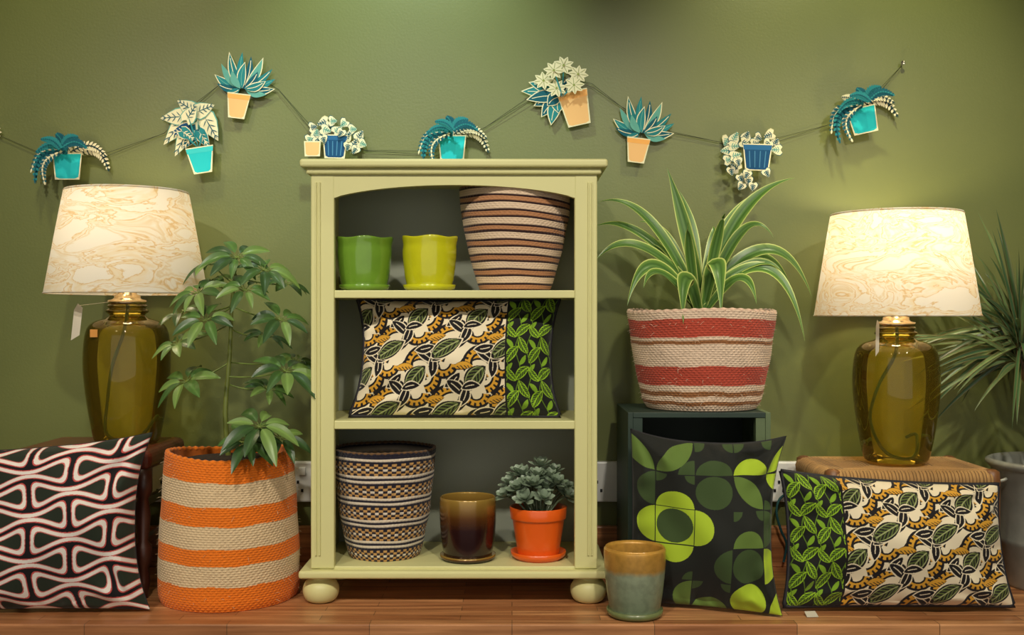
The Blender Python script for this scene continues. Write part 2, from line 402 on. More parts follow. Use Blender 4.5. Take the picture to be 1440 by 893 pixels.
M_ver=gradjar('verdigris_glaze',[(.1,C(122,136,108)),(.62,C(150,160,132)),(.70,C(176,134,64)),(1,C(196,146,62))],.35,.2,.15,.10)
p=W(658,700,-.30); x=p.x; g=group('brown_ombre_plant_pot',(x,-.30,.0848))
lathe('pot_body',[(0,.006),(.050,.006),(.056,.012),(.0625,.05),(.0655,.1),(.0655,.135),(.0645,.144),(.062,.144),(.061,.13),(.055,.02),(0,.02)],x,-.30,.0848,M_jar,72,g,subdiv=3)
lathe('saucer',[(0,0),(.056,0),(.064,.006),(.065,.012),(.061,.012),(0,.006)],x,-.30,.0848,M_jar,64,g)
vx,vy=.266,-.468; g=group('verdigris_glazed_plant_pot',(vx,vy,0))
lathe('pot_body',[(0,.008),(.050,.008),(.054,.014),(.060,.05),(.0655,.10),(.067,.140),(.065,.146),(.062,.142),(.058,.05),(.05,.02),(0,.02)],vx,vy,0,M_ver,72,g,subdiv=3)
lathe('saucer',[(0,0),(.052,0),(.060,.006),(.061,.016),(.058,.016),(0,.009)],vx,vy,0,plain('saucer_green_glaze',C(112,122,76),.3,noise=.3,nscale=60,coat=.4),64,g)
M_or=plain('orange_glaze',C(232,96,24),.3,noise=.05,coat=.4)
ox=W(757,700,-.29).x; oy=-.29; g=group('orange_pot_with_succulent',(ox,oy,.0848))
lathe('pot_body',[(0,.01),(.048,.01),(.049,.016),(.0605,.090),(.0610,.093),(.0645,.0935),(.0650,.096),(.0670,.119),(.0655,.121),(.062,.12),(.058,.1),(.045,.02),(0,.02)],ox,oy,.0848,M_or,72,g)
lathe('saucer',[(0,0),(.054,0),(.063,.008),(.065,.018),(.062,.018),(.054,.010),(0,.009)],ox,oy,.0848,M_or,64,g)
lathe('soil',[(.059,0),(0,.006)],ox,oy,.0848+.106,M_soil,32,g)
M_leaf=attrmat('leaf_surface',.34,0,transl=.15,spec=.5)
sc=Acc()
for k in range(30):
    a=k*2.4; r=.078*math.sqrt((k+.5)/30)
    base=Vector((ox+r*.5*math.cos(a)*.8,oy+r*.5*math.sin(a)*.8,.195))
    c=Vector((ox+r*math.cos(a)*1.0-.004,oy+r*math.sin(a)*.75,.220+.088*(1-(r/.09)**1.5)*random.uniform(.35,1.1)))
    sc.tube([base,(base+c)/2+Vector((0,0,.006)),c],.0026,C(105,118,88))
    ax=(c-base+Vector((0,-.02,.02))).normalized(); e1=ax.cross(Vector((.3,1,.2))).normalized(); e2=ax.cross(e1)
    g0=random.uniform(-10,14)
    for j in range(12):
        an=j*2.4; el=.15+1.0*(j/12); L=.029*(1.1-.4*j/12)
        d=(e1*math.cos(an)+e2*math.sin(an))*math.cos(el)+ax*math.sin(el)
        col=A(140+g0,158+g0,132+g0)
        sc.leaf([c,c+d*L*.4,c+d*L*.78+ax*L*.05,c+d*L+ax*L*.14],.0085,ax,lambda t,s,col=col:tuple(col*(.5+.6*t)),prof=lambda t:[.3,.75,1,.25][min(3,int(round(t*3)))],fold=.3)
sc.build('succulent_leaves',M_leaf,g)

# ================= LAMPS =================
def shademat():
    m,nt,o=newmat('marbled_paper_shade')
    g=nt.nodes.new('ShaderNodeNewGeometry')
    mp=nt.nodes.new('ShaderNodeMapping'); mp.inputs['Scale'].default_value=(3.6,3.6,10); mp.inputs['Rotation'].default_value=(0,.35,0); nt.links.new(g.outputs['Position'],mp.inputs[0])
    n=nt.nodes.new('ShaderNodeTexNoise'); n.inputs['Scale'].default_value=1.5; n.inputs['Detail'].default_value=8; n.inputs['Distortion'].default_value=1.3; nt.links.new(mp.outputs[0],n.inputs['Vector'])
    r=nt.nodes.new('ShaderNodeValToRGB'); el=r.color_ramp.elements
    cream=C(230,226,216); gold=C(212,182,130)
    el[0].position=.38; el[0].color=cream; el[1].position=.64; el[1].color=cream
    for p_,c in ((.42,C(220,204,172)),(.44,cream),(.46,C(228,215,190)),(.475,gold),(.49,cream),(.548,C(226,212,182)),(.56,gold),(.572,cream)):
        q=el.new(p_); q.color=c
    nt.links.new(n.outputs[0],r.inputs[0])
    d=nt.nodes.new('ShaderNodeBsdfDiffuse'); t=nt.nodes.new('ShaderNodeBsdfTranslucent'); mx=nt.nodes.new('ShaderNodeMixShader'); mx.inputs[0].default_value=.36
    nt.links.new(r.outputs[0],d.inputs[0]); nt.links.new(r.outputs[0],t.inputs[0]); nt.links.new(d.outputs[0],mx.inputs[1]); nt.links.new(t.outputs[0],mx.inputs[2]); nt.links.new(mx.outputs[0],o.inputs[0])
    return m
def glassmat():
    m,nt,o=newmat('olive_recycled_glass')
    tr=nt.nodes.new('ShaderNodeBsdfTransparent'); tr.inputs[0].default_value=(.98,.88,.36,1)
    gl=nt.nodes.new('ShaderNodeBsdfGlossy'); gl.inputs['Roughness'].default_value=.03; gl.inputs[0].default_value=(1,.97,.85,1)
    df=nt.nodes.new('ShaderNodeBsdfTranslucent'); df.inputs[0].default_value=C(222,190,62)
    d2=nt.nodes.new('ShaderNodeBsdfDiffuse'); d2.inputs[0].default_value=C(206,174,58)
    lw=nt.nodes.new('ShaderNodeFresnel'); lw.inputs[0].default_value=1.5
    m0=nt.nodes.new('ShaderNodeMixShader'); m0.inputs[0].default_value=.5
    nt.links.new(df.outputs[0],m0.inputs[1]); nt.links.new(d2.outputs[0],m0.inputs[2])
    m1=nt.nodes.new('ShaderNodeMixShader'); m1.inputs[0].default_value=.17
    m2=nt.nodes.new('ShaderNodeMixShader')
    nt.links.new(tr.outputs[0],m1.inputs[1]); nt.links.new(m0.outputs[0],m1.inputs[2])
    nt.links.new(lw.outputs[0],m2.inputs[0]); nt.links.new(m1.outputs[0],m2.inputs[1]); nt.links.new(gl.outputs[0],m2.inputs[2]); nt.links.new(m2.outputs[0],o.inputs[0])
    return m
M_shade=shademat(); M_glass=glassmat()
M_brass=plain('brushed_nickel_brass',C(205,180,140),.25,metal=1)
M_cable=plain('teal_fabric_cable',C(20,75,80),.7)
M_card=plain('cream_card',C(205,196,176),.7)
def bulbmat(power):
    return plain('lit_bulb',(1,.85,.6,1),.5,emit=power,emcol=(1,.82,.56,1))
def lamp(cx,cy,z0,zs0,zs1,rb,rt,power,tag,bh):
    g=group('table_lamp_with_glass_base',(cx,cy,z0))
    H=zs0-z0
    hg=H-.026
    pr=[(0,0),(.060,0),(.071,.003),(.0765,.014),(.084,hg*.15),(.0930,hg*.32),(.0990,hg*.48),(.1005,hg*.60),(.0990,hg*.70),(.0950,hg*.79),(.087,hg*.845),(.072,hg*.878),(.052,hg*.897),(.043,hg*.912),(.041,hg*.925),(.048,hg*.94),(.049,hg*.955),(.042,hg*.97),(.046,hg*.985),(.042,hg)]
    lathe('glass_body',pr,cx,cy,z0+.0005,M_glass,96,g,subdiv=4)
    lathe('brass_cap',[(.042,0),(.044,.003),(.044,.010),(.034,.012),(.030,.016),(.030,.022),(.022,.024),(.020,.05),(0,.052)],cx,cy,z0+hg,M_brass,64,g)
    lathe('lamp_holder',[(0,0),(.018,0),(.018,.05),(0,.05)],cx,cy,z0+H+.02,M_white,32,g)
    hs=zs1-zs0
    lathe('marbled_shade',[(rb,0),(rb-(rb-rt)*.48,hs*.5),(rt+.002,hs*.97),(rt-.001,hs)],cx,cy,zs0,M_shade,96,g,subdiv=6)
    for z,r in ((zs0,rb),(zs1,rt)):
        pts=[(cx+r*math.cos(a),cy+r*math.sin(a),z) for a in np.linspace(0,2*math.pi,97)]
        tube('shade_ring',pts,.0018,M_shade,g,6)
    for k in range(3):
        a=k*2*math.pi/3+.5
        tube('spider_arm',[(cx+.016*math.cos(a),cy+.016*math.sin(a),z0+H+.068),(cx+rb*.93*math.cos(a),cy+rb*.93*math.sin(a),zs0+.035)],.0018,M_brass,g)
    zb=zs0+hs*bh
    lathe('bulb',[(0,-.034),(.018,-.030),(.030,-.008),(.031,.008),(.024,.024),(.012,.031),(0,.033)],cx,cy,zb,bulbmat(power),20,g)
    tube('bulb_neck',[(cx,cy,z0+H+.068),(cx,cy,zb-.030)],.014,M_brass,g,16)
    pts=smoothpath([(cx+.002,cy,z0+hg),(cx-.005,cy-.01,z0+hg*.8),(cx-.04,cy+.01,z0+hg*.55),(cx-.055,cy+.02,z0+hg*.3),(cx-.04,cy-.03,z0+.03),(cx+.0,cy-.05,z0+.012),(cx+.04,cy-.02,z0+.02),(cx+.06,cy+.03,z0+.06),(cx+.05,cy+.068,z0+.05)],8)
    tube('teal_cable',pts,.0040,M_cable,g)
    tx,tz,tw=tag
    V=[(cx+tx,cy-.105,z0+tz),(cx+tx+.028*tw,cy-.108,z0+tz+.012),(cx+tx+.036*tw,cy-.104,z0+tz+.075),(cx+tx+.020*tw,cy-.102,z0+tz+.085),(cx+tx+.008*tw,cy-.102,z0+tz+.07)]
    mk('swing_tag',V,[[0,1,2,3,4]],M_card,None,g,False)
    tube('tag_string',[(cx+tx+.022*tw,cy-.103,z0+tz+.08),(cx-.03,cy-.04,z0+hg+.005)],.0006,M_card,g,5)
    return g
lxL=W(179,500,-.22).x; lxR=W(1260,500,-.22).x
ll=lamp(lxL,-.22,.345,.703,.945,.186,.142,40,(-.092,.248,.75),.66)
box('orange_sticker',lxL-.053,lxL-.036,-.3125,-.3105,.600,.618,plain('orange_sticker_paper',C(205,140,60),.6),.0,ll)
lamp(lxR,-.22,.301,.650,.892,.190,.151,88,(-.085,.255,.25),.75)

# ================= STOOLS =================
M_dw=plain('dark_mahogany',C(70,36,24),.35,noise=.3,nscale=18)
M_lea=plain('oxblood_leather',C(104,50,36),.28,noise=.25,nscale=40,bump=.2)
g=group('leather_topped_stool',(-.97,-.21,0))
sx0,sx1,sy0,sy1=-1.15,-.828,-.345,-.07
box('padded_seat',sx0,sx1,sy0,sy1,.294,.344,M_lea,.018,g,4)
for x in (sx0+.022,sx1-.022):
    for y in (sy0+.022,sy1-.022):
        lathe('turned_leg',[(0,0),(.012,0),(.016,.04),(.012,.07),(.020,.085),(.020,.12),(.012,.13),(.018,.19),(.013,.23),(.021,.245),(.021,.298),(0,.3)],x,y,0,M_dw,24,g)
for z in (.10,.19):
    box('stretcher',sx0+.02,sx1-.02,sy0+.014,sy0+.03,z,z+.022,M_dw,.003,g)
    box('stretcher',sx1-.03,sx1-.014,sy0+.02,sy1-.02,z+.02,z+.04,M_dw,.003,g)
    box('stretcher',sx0+.014,sx0+.03,sy0+.02,sy1-.02,z+.02,z+.04,M_dw,.003,g)
M_rush=attrmat('woven_rush',.75,.1,spec=.25)
M_ow=plain('oak_legs',C(120,78,44),.45,noise=.3,nscale=20)
rx0,rx1,ry0,ry1=.728,1.118,-.33,-.065; g=group('rush_seat_stool',((rx0+rx1)/2,(ry0+ry1)/2,0))
nx,ny=240,160; U,Vv=np.meshgrid(np.linspace(-1,1,nx),np.linspace(-1,1,ny))
hx,hy=(rx1-rx0)/2,(ry1-ry0)/2
dx=(1-abs(U))*hx; dy=(1-abs(Vv))*hy
m=dx*hy<dy*hx
coord=np.where(m,dx,dy)
rib=np.abs(np.sin(coord*np.pi/.008))
edge=np.minimum(dx,dy); zz=.286+.0095*(1-np.exp(-edge/.012))-.004*np.exp(-((edge-.07)/.05)**2)+.0025*rib
col=np.where(rib[...,None]>.35,A(180,140,88),A(108,76,42))*(.85+.3*rng.rand(ny,nx)[...,None])
X=(rx0+rx1)/2+U*hx; Y=(ry0+ry1)/2+Vv*hy
mk('rush_seat_top',np.stack([X,Y,zz],-1).reshape(-1,3),gfaces(ny,nx),M_rush,col.reshape(-1,4),g)
def wrapped(p0,p1,r):
    p0,p1=Vector(p0),Vector(p1); n=int((p1-p0).length/.0018)
    path=[p0.lerp(p1,i/n) for i in range(n+1)]
    rad=[r*(1+.09*abs(math.sin(i*.0018*math.pi/.008))) for i in range(n+1)]
    V,Fc=tube_data(path,rad,12)
    Cc=[]
    for i in range(n+1):
        a=abs(math.sin(i*.0018*math.pi/.008)); k=random.uniform(.85,1.1)
        Cc+= [tuple((A(176,136,84) if a>.35 else A(96,66,38))*k)]*12
    mk('wrapped_rail',V,Fc,M_rush,Cc,g)
zr=.270
wrapped((rx0+.015,ry0+.012,zr),(rx1-.015,ry0+.012,zr),.022)
wrapped((rx0+.015,ry1-.012,zr),(rx1-.015,ry1-.012,zr),.022)
wrapped((rx0+.012,ry0+.015,zr),(rx0+.012,ry1-.015,zr),.022)
wrapped((rx1-.012,ry0+.015,zr),(rx1-.012,ry1-.015,zr),.022)
for x in (rx0+.012,rx1-.012):
    for y in (ry0+.012,ry1-.012):
        lathe('stool_leg',[(0,0),(.013,0),(.018,.1),(.020,.27),(.018,.290),(.010,.295),(0,.296)],x,y,0,M_ow,24,g)
for z in (.08,.15):
    tube('rung',[(rx0+.012,ry0+.012,z),(rx1-.012,ry0+.012,z)],.009,M_ow,g,12)
    tube('rung',[(rx0+.012,ry0+.012,z+.02),(rx0+.012,ry1-.012,z+.02)],.009,M_ow,g,12)
    tube('rung',[(rx1-.012,ry0+.012,z+.02),(rx1-.012,ry1-.012,z+.02)],.009,M_ow,g,12)

# ================= CUSHIONS =================
M_cloth=attrmat('printed_cotton',.75,.15,spec=.2,bump=.15,bscale=1400)
M_pipe=plain('black_piping',C(28,26,32),.7)
def cushion(name,TL,TR,BR,BL,T,colf,backcol,nu,nv,Wp,Hp,pipe=False,bow=(.05,.05,.06,.02),seed=0,wr=1.0,back=.5):
    TL,TR,BR,BL=[np.array(v) for v in (TL,TR,BR,BL)]
    nrm=np.cross(TR-TL,BL-TL); nrm/=np.linalg.norm(nrm)
    if nrm[1]>0: nrm=-nrm
    g=group(name,tuple((BL+BR)/2)); bl,br,bt,bb=bow
    r=np.random.RandomState(seed); ph=r.rand(16)*6.28
    def surf(U,V,sg):
        eu=np.where(U>0,br,bl); ev=np.where(V>0,bt,bb)
        U2=U*(1-eu*(1-np.abs(V)**2.4)*np.abs(U)); V2=V*(1-ev*(1-np.abs(U)**2.4)*np.abs(V))
        u=((U2+1)/2)[...,None]; v=((V2+1)/2)[...,None]
        P=(BL*(1-u)+BR*u)*(1-v)+(TL*(1-u)+TR*u)*v
        q=np.maximum((1-U**2)*(1-V**2),0)
        th=T*q**.50*(1 if sg>=0 else back)
        w=np.zeros_like(U)
        for (cu,cv,k) in ((-1,-1,0),(1,-1,1),(1,1,2),(-1,1,3)):
            du,dv=U-cu,V-cv; rr=np.hypot(du,dv); an=np.arctan2(dv,du)
            w+=np.exp(-((rr-.40)/.28)**2)*np.sin(an*8+ph[k]+rr*2.5)*.0062
        w+=.004*np.sin(U*4.2+V*2.6+ph[5])+.004*np.sin(U*2-V*5+ph[6])+.0022*np.sin(U*9+V*5+ph[9]+np.sin(V*4))
        w+=.0032*np.sin(U*27+ph[7]+2*np.sin(V*6))*np.exp(-((1-np.abs(V))/.18))+.0032*np.sin(V*22+ph[8]+2*np.sin(U*5))*np.exp(-((1-np.abs(U))/.18))
        env=np.clip((1-np.abs(U))*(1-np.abs(V))*14,0,1)*(1 if sg>=0 else .4)
        Q=P+nrm*((sg*(th+wr*w*env))[...,None])
        Q[...,2]=np.maximum(Q[...,2],min(BL[2],BR[2]))
        return Q
    e_=lambda n:np.sin(np.linspace(-np.pi/2,np.pi/2,n))*.35+np.linspace(-1,1,n)*.65
    U,V=np.meshgrid(e_(nu),e_(nv))
    P=surf(U,V,1); cols=colf((U+1)/2*Wp,(1-V)/2*Hp)
    mk('printed_front',P.reshape(-1,3),gfaces(nv,nu),M_cloth,cols.reshape(-1,4),g)
    U2,V2=np.meshgrid(e_(110),e_(90))
    P2=surf(U2,V2,-1); cb=np.zeros(U2.shape+(4,)); cb[:]=backcol
    mk('back_panel',P2.reshape(-1,3),gfaces(90,110)[:,::-1],M_cloth,cb.reshape(-1,4),g)
    a=np.linspace(-1,1,60)
    per=[surf(a,np.ones(60),0),surf(np.ones(60),-a,0)[1:],surf(-a,-np.ones(60),0)[1:],surf(-np.ones(60),a,0)[1:]]
    per=np.concatenate(per)
    if pipe: tube('piping',[tuple(q) for q in per],.0048,M_pipe,g,8)
    else: tube('seam',[tuple(q) for q in per],.0012,M_pipe,g,6)
    return g
def wrapd(X,c,T): return (X-c+T/2)%T-T/2
CREAM=A(234,220,188); BLK=A(26,22,24); OCH=A(214,158,50); BRN=A(124,84,42); OLV=A(88,102,50); LIME=A(146,186,38); DOL=A(48,56,30)
def leafstamp(out,X,Y,TX,TY,cx,cy,ang,L,Wd,style):
    dx=wrapd(X,cx,TX); dy=wrapd(Y,cy,TY); ca,sa=math.cos(ang),math.sin(ang)
    a=dx*ca+dy*sa; b=-dx*sa+dy*ca
    b=b-.12*L*((a/L)**2)
    q=np.clip(1-(a/L)**2,0,1); tpr=np.where(a>0,q,q**.7); w=Wd*tpr
    ins=(np.abs(a)<L)&(np.abs(b)<w); rel=np.abs(b)/np.maximum(w,1e-6)
    if style=='big':
        halo=(np.abs(a)<L+2.5)&(np.abs(b)<(Wd+2.2)*np.clip(1-(a/(L+2.5))**2,0,1)); out[halo]=CREAM
        out[ins]=BLK; m=ins&(rel<.80)&(np.abs(a)<L*.86)
        v=np.sin((a+np.abs(b)*1.2)*.95)>.0; out[m]=OLV; out[m&v]=BLK
        out[m&(rel>.68)]=A(160,166,112)
        out[ins&(np.abs(b)<.9)&(np.abs(a)<L*.8)]=A(160,166,112)
    elif style=='black':
        halo=(np.abs(a)<L+2)&(np.abs(b)<(Wd+1.8)*np.clip(1-(a/(L+2))**2,0,1)); out[halo]=CREAM
        out[ins]=BLK; out[ins&(np.abs(b)<.6)&(a>-L*.6)&(a<L*.4)]=CREAM
    elif style=='ochre':
        out[ins]=BLK; m=ins&(rel<.84); out[m]=OCH; v=(np.sin((a*1.0-b)*1.3)>.45)&(b>0); out[m&v]=BLK
    elif style=='brown':
        out[ins]=BRN; v=(np.sin(a*1.7)>0)&(rel<.7); out[ins&v]=CREAM
    elif style=='lime':
        out[ins]=LIME; m=ins&(rel<.76)&(np.abs(a)<L*.88); out[m]=BLK
        v=(np.sin((a+np.abs(b)*1.4)*1.4)>0); out[m&v]=A(104,142,34); out[ins&(np.abs(b)<.8)]=LIME
    elif style=='slime':
        out[ins]=A(124,164,38)
def leafprint(X,Y):
    X,Y=X+1.6*np.sin(Y*.07),Y+1.6*np.sin(X*.08)
    out=np.zeros(X.shape+(4,)); out[:]=CREAM; TX,TY=84.,88.
    # ochre ground patches behind the leaves
    for ox_,oy_ in ((0,0),(42,44)):
        fl=1 if ox_==0 else -1
        for (cx,cy,R,a0,a1,cc,wd) in ((22,32,24,-3.0,1.3,OCH,4.2),(22,32,29.5,-3.0,1.1,BLK,1.9),(22,32,19,-3,1.3,BLK,1.4),(56,16,15,.2,3.9,OCH,3.8),(56,16,20,.2,3.9,BLK,1.7),(56,16,10,.2,3.9,BLK,1.2),(64,62,18,-1.8,2.2,OCH,4.0),(64,62,23,-1.8,2.0,BLK,1.9),(64,62,12,-1.8,2.0,BLK,1.6)):
            dx=wrapd(X,cx+ox_,TX)*fl; dy=wrapd(Y,cy+oy_,TY); r=np.hypot(dx,dy); an=np.arctan2(dy,dx)
            m=(np.abs(r-R)<wd)&(an>a0)&(an<a1); out[m]=cc
            if wd>3: out[m&(np.sin(an*R*.9)>.2)&(r>R-1)]=BLK
    for ox_,oy_,s in ((0,0,0),(42,44,.35)):
        S=lambda *a:leafstamp(out,X,Y,TX,TY,a[0]+ox_,a[1]+oy_,a[2]+s,*a[3:])
        S(41,66,-.3,14,6,'ochre')
        S(30,7,.5,16,6.4,'black'); S(41,21,1.6,15,6,'black'); S(50,6,-.5,13,5.2,'black')
        S(68,42,2.5,14,5.8,'black')
        S(14,38,-.9,23,12.5,'big')
    return out
def limeprint(X,Y):
    out=np.zeros(X.shape+(4,)); out[:]=A(24,26,22); TX,TY=36.,62.
    for cx,cy,a,L,w,st in ((8,10,.9,9,3.5,'slime'),(28,34,2.2,9,3.2,'slime'),(6,44,2.4,8,3,'slime'),(10,24,-.9,15,7,'lime'),(27,12,-2.1,14,6.5,'lime'),(26,50,-.7,14,6.6,'lime'),(8,54,-2.3,12,5.5,'lime')):
        leafstamp(out,X,Y,TX,TY,cx,cy,a,L,w,st)
    for k in (0,18):
        st=np.abs(wrapd(X+4*np.sin(Y*.1),k+2,36))<.6; out[st]=A(96,130,30)
    return out
def mkprint(strip_right,Wp):
    def f(X,Y):
        out=leafprint(X+9,Y+5)
        if strip_right: m=X>Wp-73; edge=np.abs(X-(Wp-73))<1.2
        else: m=X<76; edge=np.abs(X-76)<1.2
        lp=limeprint(X,Y); out[m]=lp[m]; out[edge]=BLK
        return out
    return f
cushion('leaf_print_cushion',W(503,421,-.262),W(788,418,-.262),W(788,586,-.308),W(491,585,-.308),.070,mkprint(True,290),A(40,40,36),600,350,290,172,True,(.10,.10,.06,.02),1,1.2)
cushion('leaf_print_cushion',W(1098,662,-.388),W(1404,681,-.388),W(1426,852,-.440),W(1102,853,-.440),.072,mkprint(False,318),A(40,40,36),640,370,318,186,True,(.06,.06,.07,.02),2,1.2,.35)
def bowprint(X,Y):
    out=np.zeros(X.shape+(4,)); out[:]=A(22,20,22); P=118.; RH=32.
    X,Y=X+3*np.sin(Y*.04),Y+X*.05
    r=np.floor(Y/RH); 
    best=np.full(X.shape,1e9)
    for dr in (-1,0,1):
        rr=r+dr; yc=(rr+.5)*RH; off=np.where(rr%2==0,0,P/2)
        xl=(X+off)%P-P/2; yl=np.abs(Y-yc)
        h=4.8+14.6*(.5-.5*np.cos(2*np.pi*xl/P))**1.1
        d1=(yl-h)*.86; d2=np.abs(xl)-(P/2-5)
        k=10.; hh=np.clip(.5+.5*(d1-d2)/k,0,1); d=d2*(1-hh)+d1*hh+k*hh*(1-hh)
        best=np.minimum(best,d)
    out[best<1.8]=A(206,86,82); out[best<.5]=A(240,230,220); out[best<-3.7]=A(206,106,100); out[best<-4.7]=A(38,46,34)
    return out
cushion('bow_tie_print_cushion',W(-62,634,-.40),W(215,608,-.40),W(211,857,-.442),W(-58,858,-.442),.078,bowprint,A(30,30,30),480,440,270,240,False,(.05,.17,.06,.02),3,1.3)
LM=A(164,190,46); MD=A(92,116,50); DK=A(58,76,40); BK=A(28,30,26)
def geoprint(X,Y):
    out=np.zeros(X.shape+(4,)); out[:]=BK; c=54.
    X=X+22; Y=Y+54
    ci=np.floor(X/c).astype(int); ri=np.floor(Y/c).astype(int)
    lx=(X-ci*c)/c*2-1; ly=(Y-ri*c)/c*2-1
    G=[["Rm","Bd","Qm","Tm","Ql"],
       ["Dm","Qm","Bd","Bl","Ql"],
       ["Rd","Bl","Cd","Dm","Tl"],
       ["Rl","El","Ll","Bm","Ld"],
       ["Qm","Tl","Rd","Cd","Ll"],
       ["Cd","Rm","Bm","Cl","Ql"]]
    cm={'l':LM,'m':MD,'d':DK}
    for r_ in range(6):
        for k in range(5):
            t,cc=G[r_][k]; m=(ci==k)&(ri==r_); col=cm[cc]; q=.97
            rad=np.hypot(lx,ly)
            if t=='C': s=rad<q
            elif t=='T': s=np.hypot(lx,ly+1)<q
            elif t=='B': s=np.hypot(lx,ly-1)<q
            elif t=='L': s=np.hypot(lx+1,ly)<q
            elif t=='R': s=np.hypot(lx-1,ly)<q
            elif t=='Q': s=(np.hypot(lx+1,ly+1)<1.95)&(np.hypot(lx-1,ly-1)<1.95)
            elif t=='D': s=(np.hypot(lx-1,ly+1)<1.95)&(np.hypot(lx+1,ly-1)<1.95)
            else: s=(np.abs(lx)<.97)&(np.abs(ly)<.97)
            out[m&s]=col
            if t=='E': out[m&(rad<=.93)]=DK
            if t in 'TB' : out[m&(~s)&(np.abs(lx)>.1)&((np.hypot(np.abs(lx)-1,ly-(1 if t=='T' else -1))<.55))]=DK
            if t=='Q': out[m&(~s)&((lx+ly)>0.2)&(np.hypot(lx-1,ly-1)<.9)]=cm['d'] if cc!='d' else cm['m']
    out[(np.abs(lx)>.975)|(np.abs(ly)>.975)]=BK
    return out
cushion('circle_print_cushion',W(887,603,-.39),W(1106,613,-.402),W(1100,866,-.488),W(886,846,-.366),.056,geoprint,A(30,32,28),460,520,214,262,False,(.03,.17,.12,.03),4,1.5,.45)
g=group('paper_price_tag',(.63,-.5,0))
p=W(1141,864,-.47)
mk('tag_card',[(p.x-.014,-.487,.001),(p.x+.012,-.484,.001),(p.x+.010,-.462,.008),(p.x-.014,-.465,.008)],[[0,1,2,3]],M_card,None,g,False)

# ================= SCHEFFLERA =================
sf=Acc(); ys=-.30
stem=smoothpath([W(322,650,ys),W(317,580,ys-.01),W(323,500,ys),W(326,430,ys),W(331,385,ys)],8)
sf.tube(stem,[.0070-.003*i/(len(stem)-1) for i in range(len(stem))],C(120,130,62))
whorls=[(333,362,0,-.02,50),(300,372,.05,.03,44),(372,380,.02,-.03,48),(402,400,0,.05,44),(278,412,.1,-.05,48),(345,408,.06,-.08,40),(290,450,.2,-.1,48),(254,442,.2,.05,42),(395,450,.2,-.06,50),
        (250,484,.3,-.02,46),(374,474,.35,.06,42),(262,537,.5,-.04,54),(402,522,.55,-.05,54),(416,508,.5,.07,40),(378,548,.6,.02,42),
        (365,600,.85,-.12,54),(394,616,.85,-.06,48),(348,622,.9,-.12,46),(300,395,.1,.06,40)]
for (wx,wy,st,dy,L) in whorls:
    c=W(wx,wy,ys+dy); b=stem[int((1-st)*(len(stem)-1)*.97)]
    mid=(b+c)/2+Vector((0,0,-.012)); pp=bez(b,mid,c,8)
    sf.tube(pp,.0018,C(128,148,70),5)
    out=(c-b); out.z=0
    ax=(Vector((0,-.34,.92))+out.normalized()*.35).normalized()
    e1=ax.cross(Vector((0,1,0.2))).normalized(); e2=ax.cross(e1).normalized()
    n=random.choice([7,8,8,9]); a0=random.uniform(0,6.28)
    Lm=L*.00160
    for k in range(n):
        an=a0+2*math.pi*k/n+random.uniform(-.12,.12); ll_=Lm*random.uniform(.78,1.08)
        d=e1*math.cos(an)+e2*math.sin(an)
        s0=c+d*.014+ax*.004; tip=c+d*ll_*1.02+Vector((0,0,-ll_*random.uniform(.05,.35))); mid=c+d*ll_*.55+ax*ll_*.14
        tip.y=min(tip.y,-.03)
        pth=bez(s0,mid,tip,10)
        base=random.choice([A(66,98,46),A(82,118,54),A(56,86,44),A(116,146,74)])
        def cf(t,s,base=base): 
            k=1.3 if abs(s)<.1 else (1.0-.12*abs(s)); return tuple(base*np.array([k,k,k,1]))
        sf.tube([c,s0],.0011,C(120,140,66),5)
        nh=(ax+Vector((random.uniform(-.3,.3),-.35,random.uniform(-.2,.2)))).normalized()
        sf.leaf(pth,ll_*.158,nh,cf,prof=lambda t:max(.03,math.sin(math.pi*t**.9))**.75,fold=.28)
sf.build('schefflera_plant',M_leaf,gb)

# ================= DRACAENA =================
dr=Acc(); yd=-.21
base0=W(985,440,yd)
leaves=[(964,325,938,236,.02,12),(975,335,955,268,.07,10),(1042,302,1118,250,-.03,12),(1020,320,1080,266,.08,9),(1078,352,1142,418,-.02,13),(1076,378,1132,480,-.08,11),
(914,312,842,284,.0,11),(902,330,838,318,.08,9),(902,348,838,366,-.04,12),(920,374,882,430,-.09,12),(1042,328,1088,334,-.06,10),
(1008,372,1014,447,-.15,15),(964,392,961,456,-.16,14),(1060,362,1112,404,.05,11),(1006,345,1020,300,-.1,10),
(938,335,898,312,.1,9),(936,352,896,352,.06,10),
(970,360,968,312,-.12,9),(1000,350,1003,318,.05,9),(1055,372,1098,380,-.05,9),(930,385,905,405,-.12,10),(1040,392,1064,428,-.13,10)]
for (mx_,my_,tx_,ty_,dy,w) in leaves:
    tip=W(tx_,ty_,yd+dy); mid=W(mx_,my_,yd+dy*.5)
    b=base0+Vector((random.uniform(-.012,.012),dy*.12,random.uniform(-.005,.045)))
    ctrl=mid*2-(b+tip)*.5
    pth=bez(b,ctrl,tip,24)
    wd=w*.0017*.82
    hue=random.uniform(.85,1.15)
    def cf(t,s,hue=hue):
        if abs(s)>.88: c=A(206,216,124)
        elif abs(s)>.7: c=A(112,148,64)
        elif abs(s)>.25: c=A(70,108,48)
        else: c=A(60,98,44)
        if abs(s)<.05: c=A(100,136,70)
        return tuple(c*np.array([hue,hue,hue,1]))
    nh=Vector((random.uniform(-.3,.3),-.8,.6+random.uniform(-.2,.3)))
    dr.leaf(pth,wd,nh,cf,prof=lambda t:(.55+.45*math.sin(math.pi*min(1,t*1.1)))*(1-max(0,(t-.5)/.5)**2.0)+.01,fold=.32,cs=(-1,-.90,-.80,-.3,0,.3,.80,.90,1))
dr.tube([base0+Vector((0,0,-.05)),base0+Vector((0,0,.06))],[.016,.010],C(150,150,90),10)
dr.build('dracaena_plant',M_leaf,gd)

